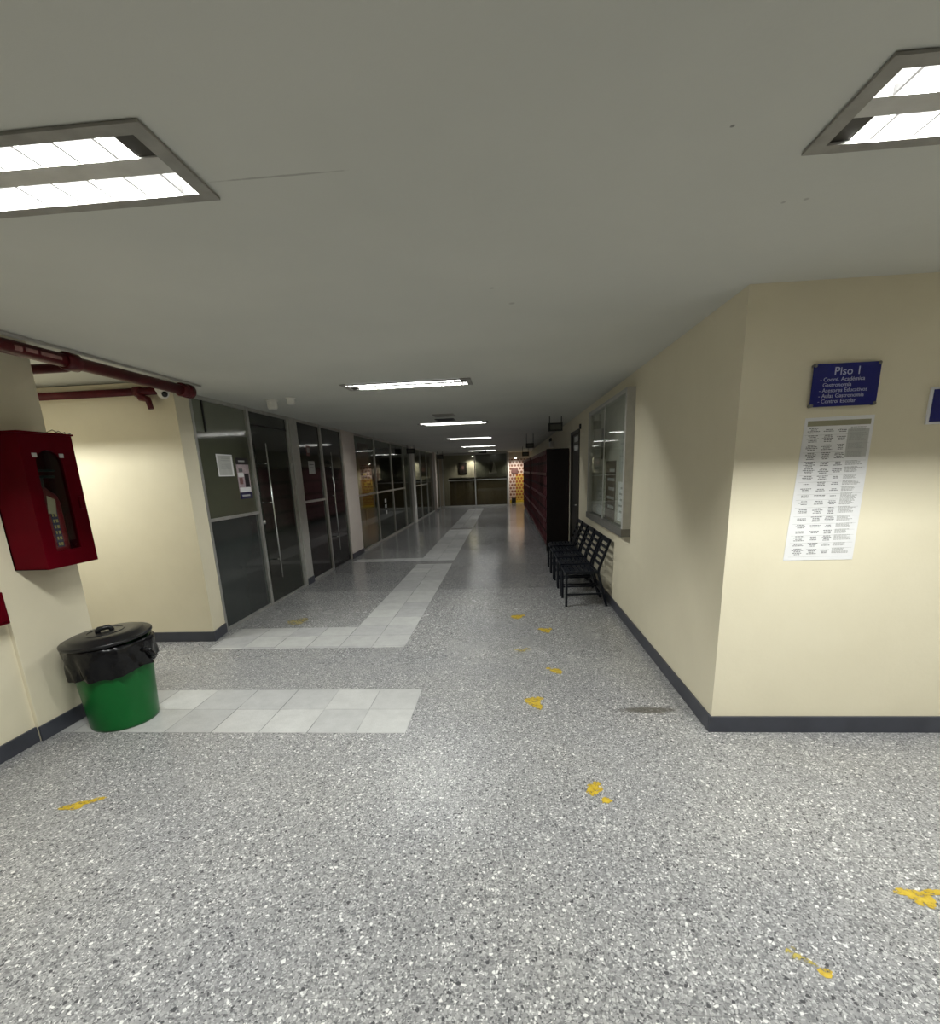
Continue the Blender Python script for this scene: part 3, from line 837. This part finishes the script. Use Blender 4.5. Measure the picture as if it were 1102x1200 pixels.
bm = newbm(); tube(bm, [(.01, -.02, .53), (.03, -.09, .50), (.05, -.085, .30), (.05, -.08, .12)], .010, 10); obj('hose', bm, MT['black'], ex)
bm = newbm(); n = 8
for (a0, a1, z0, z1) in ((-.58, -.10, .12, .36),):
    va = [[bm.verts.new((.0832*math.cos(a0+(a1-a0)*k/n), .0832*math.sin(a0+(a1-a0)*k/n), z)) for k in range(n+1)] for z in (z0, z1)]
    for k in range(n): bm.faces.new((va[0][k], va[0][k+1], va[1][k+1], va[1][k]))
lbp = obj('label', bm, MT['navyprint'], ex)
bm = newbm()
for i in range(6):
    z0 = .13+i*.037
    for (a0, a1) in ((-.50, -.40), (-.33, -.17)):
        q = [bm.verts.new((.0838*math.cos(a), .0838*math.sin(a), z)) for a, z in ((a0, z0), (a1, z0), (a1, z0+.02), (a0, z0+.02))]
        bm.faces.new(q)
obj('label_print', bm, MT['dim_yellow'], lbp)
bm = newbm(); prism(bm, [(-.075, .34), (-.02, .33), (-.005, .42), (-.06, .45)], 'x', .086, .0875); obj('inspection_tag', bm, MT['header'], ex)

# lower red box at the frame edge
t = thing('hose_box', 'red box on the wall just below the fire cabinet, mostly out of frame', 'box', (XP-.025, 2.12, .84))
bm = newbm(); box(bm, 0, .10, 0, .56, 0, .20, .008); obj('body', bm, MT['red'], t)
bm = newbm(); box(bm, .10, .108, .02, .54, .02, .18, .004); obj('cover', bm, MT['red'], t)

# ------------------------------------------------------------------ green bin
b0 = thing('waste_bin', 'green bucket bin with a black liner and black lid, beside the pillar', 'bin', (-2.775, 3.055, 0))
bm = newbm(); lathe(bm, [(0, .012), (.19, .012), (.195, 0), (.205, 0), (.21, .02), (.236, .45), (.243, .58), (.25, .585), (.25, .60), (.235, .60), (.20, .05), (0, .045)], seg=64); obj('bucket', bm, MT['green'], b0)
def bagfn(r, z, a):
    u = max(0, min(1, (.60-z)/.2))
    rip = .010*math.sin(9*a+1.3)+.006*math.sin(17*a+.4+z*30)+.004*math.sin(29*a+z*55)
    rr = r + u*rip + .012*noise.noise(Vector((math.cos(a)*5, math.sin(a)*5, z*14)))
    zz = z - u*u*(.030*math.sin(1*a+3.4)+.008*math.sin(5*a)+.004*math.sin(13*a+1)) + .006*noise.noise(Vector((math.cos(a)*7, math.sin(a)*7, z*20)))
    return max(rr, .238+.012*(z-.4)), zz
bm = newbm(); lathe(bm, [(.225, .54), (.236, .598), (.252, .608), (.262, .60), (.266, .58), (.268, .55), (.266, .52), (.264, .49), (.262, .46), (.262, .43), (.262, .415)], seg=160, fn=bagfn); obj('liner', bm, MT['bag'], b0)
for k, a in enumerate((-.15,)):
    bm = newbm(); tube(bm, [(.255*math.cos(a), .255*math.sin(a), .54), (.30*math.cos(a+.08), .30*math.sin(a+.08), .53), (.305*math.cos(a+.14), .305*math.sin(a+.14), .49), (.265*math.cos(a+.2), .265*math.sin(a+.2), .46)], .016, 8, radii=[.02, .016, .02, .012]); obj('liner_knot', bm, MT['bag'], b0)
bm = newbm(); lathe(bm, [(.262, -.016), (.272, -.010), (.272, .004), (.264, .010), (.23, .012), (.222, .026), (.16, .034), (.07, .039), (0, .040)], seg=64)
lid = obj('lid', bm, MT['lid'], b0); lid.location = (-.006, -.004, .625); lid.rotation_euler = (math.radians(2.0), math.radians(-3.5), .0)
bm = newbm()
tube(bm, [(-.04, 0, .034), (-.038, 0, .054), (-.028, 0, .062), (.028, 0, .062), (.038, 0, .054), (.04, 0, .034)], .017, 10)
hd = obj('lid_handle', bm, MT['lid'], lid); hd.rotation_euler = (0, 0, .7)
bm = newbm(); lathe(bm, [(.105, .037), (.108, .041), (.115, .041), (.118, .0355)], seg=48); obj('lid_ring', bm, MT['lid'], lid)

# ------------------------------------------------------------------ signs on the facing wall
ROT = (PI/2, 0, 0)
s = thing('floor_sign', 'blue plate headed Piso 1, fixed by four studs above the printed table', 'sign', (1.765, YF, 2.005))
bm = newbm(); box(bm, -.165, .165, -.022, -.016, -.105, .105, .0015); obj('plate', bm, MT['blue'], s)
for sx in (-1, 1):
    for sz in (-1, 1):
        bm = newbm(); lathe(bm, [(0, 0), (.009, 0), (.009, .024), (.006, .028), (0, .028)], seg=14)
        for v in bm.verts: v.co = Vector((sx*.157+v.co.x, -v.co.z, sz*.098+v.co.y))
        obj('stud', bm, MT['sill'], s)
text_obj('heading', 'Piso 1', .056, MT['lettering'], (.005, -.0228, .048), ROT, s, 'CENTER')
rows = ['- Coord. Académica', '  Gastronomía', '- Asesores Educativos', '- Aulas Gastronomía', '- Control Escolar']
for k, rtx in enumerate(rows):
    text_obj('lettering', rtx, .0275, MT['lettering'], (-.128, -.0228, .0185-k*.0265), ROT, s, 'LEFT', sx=.98)

s = thing('printed_table', 'tall white sheet printed with a table of classes, taped under the blue plate', 'notice', (1.765, YF, 1.47))
bm = newbm(); prism(bm, [(-.196, -.39), (.178, -.392), (.183, .382), (-.166, .378)], 'y', -.0022, -.0008); obj('sheet', bm, MT['paper'], s)
bm = newbm(); box(bm, -.152, .168, -.0026, -.0022, .335, .362); obj('header_bar', bm, MT['header'], s)
rnd = random.Random(3)
bm = newbm(); bl = newbm(); bs = newbm()
cx = [-.155, -.075, .0, .065, .170]
z = .325
sl = lambda z: (-.012*(1-(z+.39)/.77))
while z > -.35:
    h = rnd.choice((.030, .036, .042, .048))
    for i in range(4):
        n = max(1, int(h/.0085)) if i != 3 else max(2, int(h/.0065))
        n = rnd.randint(max(1, n-2), n)
        zc = z - h/2 + n*.0042
        for k in range(n):
            wmax = cx[i+1]-cx[i]-.012
            ww = wmax*rnd.uniform(.45, .95) if i != 3 else wmax*rnd.uniform(.6, 1)
            xm = (cx[i]+cx[i+1])/2 if i != 3 else cx[3]+.006+ww/2
            zz = zc - k*(.0078 if i != 3 else .0062)
            xo = xm-ww/2+sl(zz)
            end = xo+ww
            while xo < end-.002:
                wl = min(rnd.uniform(.005, .016), end-xo)
                box(bm if i != 3 else bs, xo, xo+wl, -.00262, -.0022, zz-.0019, zz+.0019); xo += wl+.0024
    z -= h
    if rnd.random() < .7: box(bl, cx[0]-.004+sl(z), cx[3]+.0+sl(z), -.0025, -.0022, z-.0005, z+.0005)
    if rnd.random() < .8: box(bl, cx[3]+sl(z), cx[4]+.004+sl(z), -.0025, -.0022, z-.0005, z+.0005)
obj('printed_text', bm, MT['ink'], s); obj('printed_notes', bs, MT['ink_soft'], s); obj('rules', bl, MT['ink_soft'], s)
bm = newbm(); box(bm, .058, .166, -.0024, -.0022, .17, .315); obj('shaded_cell', bm, MT['paper_grey'], s)

s = thing('blue_sign', 'plain blue sign with a white border, cut off at the frame edge', 'sign', (2.47, YF, 1.882))
bm = newbm(); box(bm, -.27, .27, -.012, 0, -.092, .092, .004); obj('border', bm, MT['sign_white'], s)
bm = newbm(); box(bm, -.257, .257, -.0145, -.011, -.080, .080, .001); obj('plate', bm, MT['blue'], s)

# ------------------------------------------------------------------ notices on the glazed bays
def notice(name, y0, y1, z0, z1, parts, label, cat='notice'):
    t = thing(name, label, cat, (XL-.0145, (y0+y1)/2, (z0+z1)/2))
    hy, hz = (y1-y0)/2, (z1-z0)/2
    first = True
    for (pn, a, b, c, d, m, dx) in parts:
        bm = newbm(); box(bm, dx, dx+.0012, -hy+a*2*hy, -hy+b*2*hy, -hz+c*2*hz, -hz+d*2*hz); obj(pn, bm, m, t)
    return t
pr = [('sheet', 0, 1, 0, 1, MT['paper_grey'], 0)]
for zz in (.80, .70, .58, .50, .42, .34): pr.append(('printed_line', .2+.05*(zz*7 % 2), .85, zz, zz+.035, MT['ink_soft'], .0012))
pr += [('border', 0, 1, 0, .05, MT['paper'], .0012), ('border', .9, 1, .05, .93, MT['paper'], .0012), ('border', 0, 1, .95, 1, MT['paper'], .0012), ('border', 0, .07, .05, .95, MT['paper'], .0012)]
notice('glass_notice', 5.385, 5.71, 1.69, 1.93, pr, 'grey notice sheet with a white border on the olive glass panel')
pr = [('sheet', 0, 1, 0, 1, MT['skinprint'], 0), ('header_band', 0, 1, .84, 1, MT['blackprint'], .0012), ('footer_band', 0, 1, 0, .16, MT['navyprint'], .0012),
      ('printed_figure', .55, .92, .28, .62, MT['blackprint'], .0012), ('printed_panel', .05, .95, .17, .28, MT['paper'], .0012), ('printed_figure', .15, .45, .66, .74, MT['ink'], .0012),
      ('printed_figure', .12, .38, .36, .52, MT['maroon'], .0012), ('printed_panel', .05, .5, .54, .64, MT['paper'], .0012), ('printed_line', .2, .7, .90, .94, MT['ink_soft'], .0024), ('printed_line', .15, .8, .06, .10, MT['ink_soft'], .0024)]
notice('event_poster', 5.775, 6.06, 1.42, 1.90, pr, 'narrow poster with black top band and navy foot on the olive glass panel', 'poster')
pr = [('sheet', 0, 1, 0, 1, MT['paper_grey'], 0), ('printed_line', .15, .85, .7, .76, MT['ink'], .0012), ('printed_line', .15, .75, .45, .51, MT['ink'], .0012)]
notice('glass_notice', 7.98, 8.25, 1.70, 1.90, pr, 'small grey notice on the black glass panel between the two glass doors')
pr = [('sheet', 0, 1, 0, 1, MT['maroon'], 0), ('printed_shape', .2, .8, .3, .8, MT['greyfig'], .0012)]
notice('glass_sticker', 7.95, 8.12, 1.98, 2.14, pr, 'dim round-edged sticker above the small notice on the black glass', 'sticker')
# office posters and notes seen through the clear bay
t = thing('wall_poster', 'dull maroon poster with yellow lettering block behind the clear glazing', 'poster', (XL-.055, 11.35, 1.72))
bm = newbm(); box(bm, -.003, 0, -.42, .42, -.42, .62); obj('sheet', bm, MT['maroon'], t)
for k in range(3):
    bm = newbm(); box(bm, 0, .0015, -.13, .13, -.30+k*.11, -.24+k*.11); obj('yellow_lettering', bm, MT['yellow_sheet'], t)
for k, (y, z) in enumerate(((12.95, .98), (12.95, .84), (12.97, .68))):
    bm = newbm(); box(bm, XL-.014, XL-.0128, y-.09, y+.09, z-.045, z+.045)
    tag(obj('paper_note', bm, MT['paper_grey']), ['top white note of three on the clear glazing', 'middle white note of three on the clear glazing', 'bottom white note of three on the clear glazing'][k], 'note', 'white notes on the glazing')
# office desks
def desk(y, label):
    t = thing('office_desk', label, 'desk', (-4.3, y, 0))
    bm = newbm(); box(bm, -.4, .4, -.7, .7, .71, .74, .004); obj('tabletop', bm, MT['wood'], t)
    for sx in (-1, 1):
        for sy in (-1, 1):
            bm = newbm(); box(bm, sx*.36-.02, sx*.36+.02, sy*.64-.02, sy*.64+.02, 0, .71); obj('leg', bm, MT['black'], t)
desk(11.9, 'wooden office desk behind the clear glazing, nearer the pinkish column')
desk(14.4, 'wooden office desk behind the clear glazing, nearer the white column')

# ------------------------------------------------------------------ showcase on the chairs' wall
cs = thing('notice_case', 'glazed aluminium notice case on the cream wall above the chairs', 'display case', (XR, 6.21, 1.665))
hy, hz, dp = 1.09, .70, .085
bm = newbm(); box(bm, -.012, 0, -hy, hy, -hz, hz); obj('back_board', bm, MT['case_back'], cs)
bm = newbm()
box(bm, -dp, 0, -hy-.03, -hy+.03, -hz, hz, .003); box(bm, -dp, 0, hy-.03, hy+.03, -hz, hz, .003)
box(bm, -dp, 0, -hy+.03, hy-.03, hz-.04, hz, .003)
obj('frame', bm, MT['white_frame'], cs)
bm = newbm(); box(bm, -dp-.012, 0, -hy-.035, hy+.035, -hz-.03, -hz+.05, .004); obj('sill', bm, MT['sill'], cs)
for (a, b, x) in ((-hy+.03, .02, -.070), (-.02, hy-.03, -.058)):
    bm = newbm(); box(bm, x, x+.005, a, b, -hz+.05, hz-.04); obj('glass_pane', bm, MT['caseglass'], cs)
bm = newbm(); box(bm, -.078, -.070, -.01, .02, -hz+.05, hz-.04, .002); obj('pane_edge', bm, MT['alu'], cs)
n_ = 0
for (y, z, wy, wz, m, lb) in ((5.50, 1.78, .30, .42, 'paper_grey', 'grey sheet with a dark block, upper near end of the notice case'),
                            (5.50, 1.26, .30, .42, 'paper', 'white sheet at the lower near end of the notice case'),
                            (6.08, 1.35, .56, .70, 'brown_rect', 'brown rectangle in the lower middle of the notice case'),  # flat brown rectangle filling the lower middle of the case
                            (6.56, 1.92, .30, .38, 'picture', 'dark picture sheet in the upper far half of the notice case'),
                            (6.75, 1.24, .42, .44, 'paper_grey', 'wide grey sheet at the lower far end of the notice case'),
                            (6.98, 1.80, .26, .46, 'paper_grey', 'tall grey sheet at the upper far end of the notice case')):
    t = thing('pinned_sheet', lb, 'sheet', (XR-.0135, y, z), 0, 'sheets in the notice case')
    bm = newbm(); box(bm, -.002, 0, -wy/2, wy/2, -wz/2, wz/2); obj('sheet', bm, MT[m], t)
    bm = newbm()
    for k in range(5): box(bm, -.0028, -.002, -wy*.4, wy*(.1+.06*((k*3) % 5)), wz*(.32-.15*k), wz*(.37-.15*k))
    obj('printed_lines', bm, MT['ink_soft'], t)

# dark door past the chairs
d3 = struct_root('door_3')
bm = newbm(); box(bm, XR+.02, XR+.065, 8.80, 9.73, 0.005, 2.21, .003); obj('door_leaf', bm, MT['door_dark'], d3)
bm = newbm(); box(bm, XR-.02, XR+.10, 8.72, 8.80, 0, 2.27, .004); box(bm, XR-.02, XR+.10, 9.73, 9.81, 0, 2.27, .004); box(bm, XR-.02, XR+.10, 8.80, 9.73, 2.21, 2.27, .004); obj('door_frame', bm, MT['door_dark'], d3)
bm = newbm(); tube(bm, [(XR+.02, 8.88, 1.0), (XR-.03, 8.88, 1.0), (XR-.035, 8.90, 1.0), (XR-.035, 9.0, 1.0)], .009, 10); obj('door_handle', bm, MT['steel'], d3)
for z, lb in ((2.13, 'upper small grey plate on the dark door'), (1.98, 'lower small grey plate on the dark door')):
    bm = newbm(); box(bm, XR+.013, XR+.0185, 9.0, 9.5, z-.045, z+.045, .002); tag(obj('door_plate', bm, MT['paper_grey']), lb, 'plate')
t = thing('wall_sensor', 'tiny black sensor on the cream wall above the dark door corner', 'sensor', (XR, 8.62, 2.29))
bm = newbm(); box(bm, -.03, 0, -.03, .03, -.04, .04, .006); obj('case', bm, MT['black'], t)

# ------------------------------------------------------------------ chairs
def make_chair(label):
    """metal slat chair; local x runs from front (0) to the wall (.5), y across"""
    t = thing('metal_chair', label, 'chair', (0, 0, 0), 0, 'metal chairs along the wall')
    W = .45; q = .028
    for s in (0, 1):
        y = q/2 if s == 0 else W-q/2
        bm = newbm(); bar(bm, (.014, y, 0), (.014, y, .415), q, q); obj('front_leg', bm, MT['navy'], t)
        bm = newbm()
        bar(bm, (.495, y, 0), (.385, y, .42), q, q); obj('rear_leg', bm, MT['navy'], t)
        bm = newbm(); bar(bm, (.385, y, .40), (.40, y, .48), q, q); bar(bm, (.40, y, .475), (.515, y, .795), q, q); obj('back_post', bm, MT['navy'], t)
        bm = newbm(); bar(bm, (.02, y, .15), (.455, y, .155), .02, .018); obj('side_stretcher', bm, MT['navy'], t)
        bm = newbm(); bar(bm, (.0, y, .415), (.40, y, .415), .03, q); obj('seat_rail', bm, MT['navy'], t)
    bm = newbm(); bar(bm, (.014, q, .405), (.014, W-q, .405), .03, .02, (0, 0, 1)); bar(bm, (.455, q, .155), (.455, W-q, .155), .02, .02, (0, 0, 1)); obj('cross_rail', bm, MT['navy'], t)
    for k in range(7):
        x = .045+k*.054
        bm = newbm(); box(bm, x-.0175, x+.0175, q*.6, W-q*.6, .416, .431, .003); obj('seat_slat', bm, MT['navy'], t)
    bm = newbm(); box(bm, .01, .40, W/2-.012, W/2+.012, .404, .417); obj('seat_support', bm, MT['navy'], t)
    for k in range(5):
        z = .505+k*.066; x = .40+(z-.475)*.115/.32
        bm = newbm(); bar(bm, (x, q*.8, z), (x, W-q*.8, z), .03, .014, (.94, 0, -.34)); obj('back_slat', bm, MT['navy'], t)
    bm = newbm(); bar(bm, (.513, 0, .79), (.513, W, .79), .034, .022, (.94, 0, -.34)); obj('top_rail', bm, MT['navy'], t)
    return t
ch_lab = ['nearest black metal slat chair, under the near end of the notice case', 'second black metal slat chair from the near end of the row',
          'third black metal slat chair from the near end of the row', 'fourth black metal slat chair from the near end of the row',
          'last black metal slat chair in the row, closest to the dark door']
ch = make_chair(ch_lab[0]); ch.location = (.69, 5.83, 0)
for k in range(1, 5):
    dup(ch, (.69+.004*((k*7) % 3-1), 5.83+.53*k+.012*((k*5) % 3-1), 0), ch_lab[k])

# ------------------------------------------------------------------ lockers
def make_locker(label, end):
    t = thing('locker_unit', label, 'locker', (0, 0, 0), 0, 'red lockers along the wall')
    W, D, H0, H1 = 1.0, .43, .12, 2.0
    bm = newbm(); box(bm, .02, D, .0, W, H0, H1); obj('body', bm, MT['locker_frame'], t)
    bm = newbm()
    for k in range(4): box(bm, -.010, .03, k*(W-.034)/3, k*(W-.034)/3+.034, .10, H1, .003)
    for k in range(5): box(bm, -.014, .03, 0, W, H0-.01+k*.463-(.045 if k == 4 else 0), H0+.055+k*.463-(.028 if k == 4 else 0), .003)
    obj('front_frame', bm, MT['locker_frame'], t)
    bm = newbm()
    for y in (.03, W-.07):
        for x in (.04, D-.06): box(bm, x, x+.04, y, y+.04, 0, H0)
    obj('feet', bm, MT['black'], t)
    for i in range(3):
        for j in range(4):
            y0 = .034+i*(W-.034)/3+.006; y1 = y0+(W-.034)/3-.046; z0 = H0+.060+j*.463; z1 = z0+.375
            bm = newbm(); box(bm, .006, .022, y0, y1, z0, z1, .004); dr = obj('door', bm, MT['locker_door'], t)
            bm = newbm(); box(bm, -.012, .007, y1-.05, y1-.03, (z0+z1)/2-.03, (z0+z1)/2+.03, .003); obj('handle', bm, MT['black'], dr)
    return t
lk = make_locker('first red locker unit of the row, mauve doors, beside the dark end panel', True); lk.location = (.81, 10.08, 0)
bm = newbm(); box(bm, .80, XR-.02, 10.045, 10.075, 0, 2.01, .004)
tag(obj('end_panel', bm, MT['locker_end']), 'tall black end panel closing the near end of the locker row', 'panel')
for k in range(1, 12):
    lb = 'red locker unit inside the long row along the cream wall'
    if k == 1: lb = 'second red locker unit from the black end panel'
    if k == 11: lb = 'last red locker unit of the row, closest to the mosaic wall'
    dup(lk, (.81-(.03 if k >= 6 else 0), 10.08+1.012*k, 0), lb)

# ------------------------------------------------------------------ worn yellow marks on the floor
def mark(x, y, pts, m, label):
    r = random.Random(int(abs(x*1000)+abs(y*100)))
    bm = newbm()
    for bi, (ox, oy, rx, ry, rot) in enumerate(pts):
        n = 26; vs = []
        for k in range(n):
            a = 2*PI*k/n; q = 1+.28*(r.random()-.5)+.12*math.sin(3*a+ox*40)
            u, v = rx*q*math.cos(a), ry*q*math.sin(a)
            vs.append(bm.verts.new((ox+u*math.cos(rot)-v*math.sin(rot), oy+u*math.sin(rot)+v*math.cos(rot), .0004*bi)))
        bm.faces.new(vs)
    o = obj('floor_mark', bm, MT[m], None, (x, y, .0012))
    return tag(o, label, 'floor mark', 'worn yellow marks on the floor')
mark(.165, 3.29, [(0, .01, .055, .075, .2), (.05, .06, .03, .03, 0), (.03, -.06, .03, .05, .5)], 'yellow', 'bold yellow mark on the floor near the dark scuff, with ragged edge')
mark(.39, 3.86, [(0, 0, .045, .06, .4), (-.06, .06, .02, .02, 0)], 'yellow', 'yellow mark on the floor, next one beyond the ragged bold mark')
mark(.387, 4.93, [(0, 0, .045, .075, .3), (-.05, .05, .03, .03, 0), (.05, .05, .02, .03, 0)], 'yellow', 'small yellow mark on the floor, second from the chairs')
mark(.097, 5.44, [(0, 0, .065, .08, 0), (.07, .05, .025, .03, 0)], 'yellow', 'small yellow mark on the floor farthest along towards the chairs')
mark(.105, 4.36, [(0, 0, .055, .05, 0), (.06, .03, .03, .03, 0)], 'yellow_faint', 'almost rubbed-out yellow mark on the floor between brighter ones')
mark(.432, 2.275, [(0, .02, .040, .045, -.3), (.02, .06, .02, .025, 0), (.045, -.075, .026, .024, 0), (-.02, -.01, .025, .03, .2)], 'yellow', 'yellow mark in two pieces on the floor, in line with the wall corner')
mark(-2.30, 2.115, [(0, -.01, .05, .035, .5), (.06, .03, .055, .018, .55), (-.05, -.03, .03, .02, .3)], 'yellow', 'long slanting yellow mark on the floor near the pillar skirting')
mark(1.545, 1.655, [(-.005, 0, .046, .036, -.5), (-.05, .022, .026, .018, 0), (.07, .024, .06, .013, .05), (.01, -.03, .022, .02, 0)], 'yellow', 'yellow arrow-like mark on the floor nearest the signs wall side')
mark(1.015, 1.342, [(0, 0, .022, .017, 0)], 'yellow', 'tiny bright yellow dot on the floor, nearest the viewer')
mark(.955, 1.408, [(-.005, 0, .024, .022, .4), (.03, -.03, .024, .009, -.6)], 'yellow_faint', 'faint yellow smear on the floor beside the tiny bright dot')
mark(-2.48, 5.37, [(0, 0, .11, .10, .3), (.03, .10, .05, .06, 0)], 'yellow_faint', 'faded yellow mark on the floor in front of the olive glass panel')
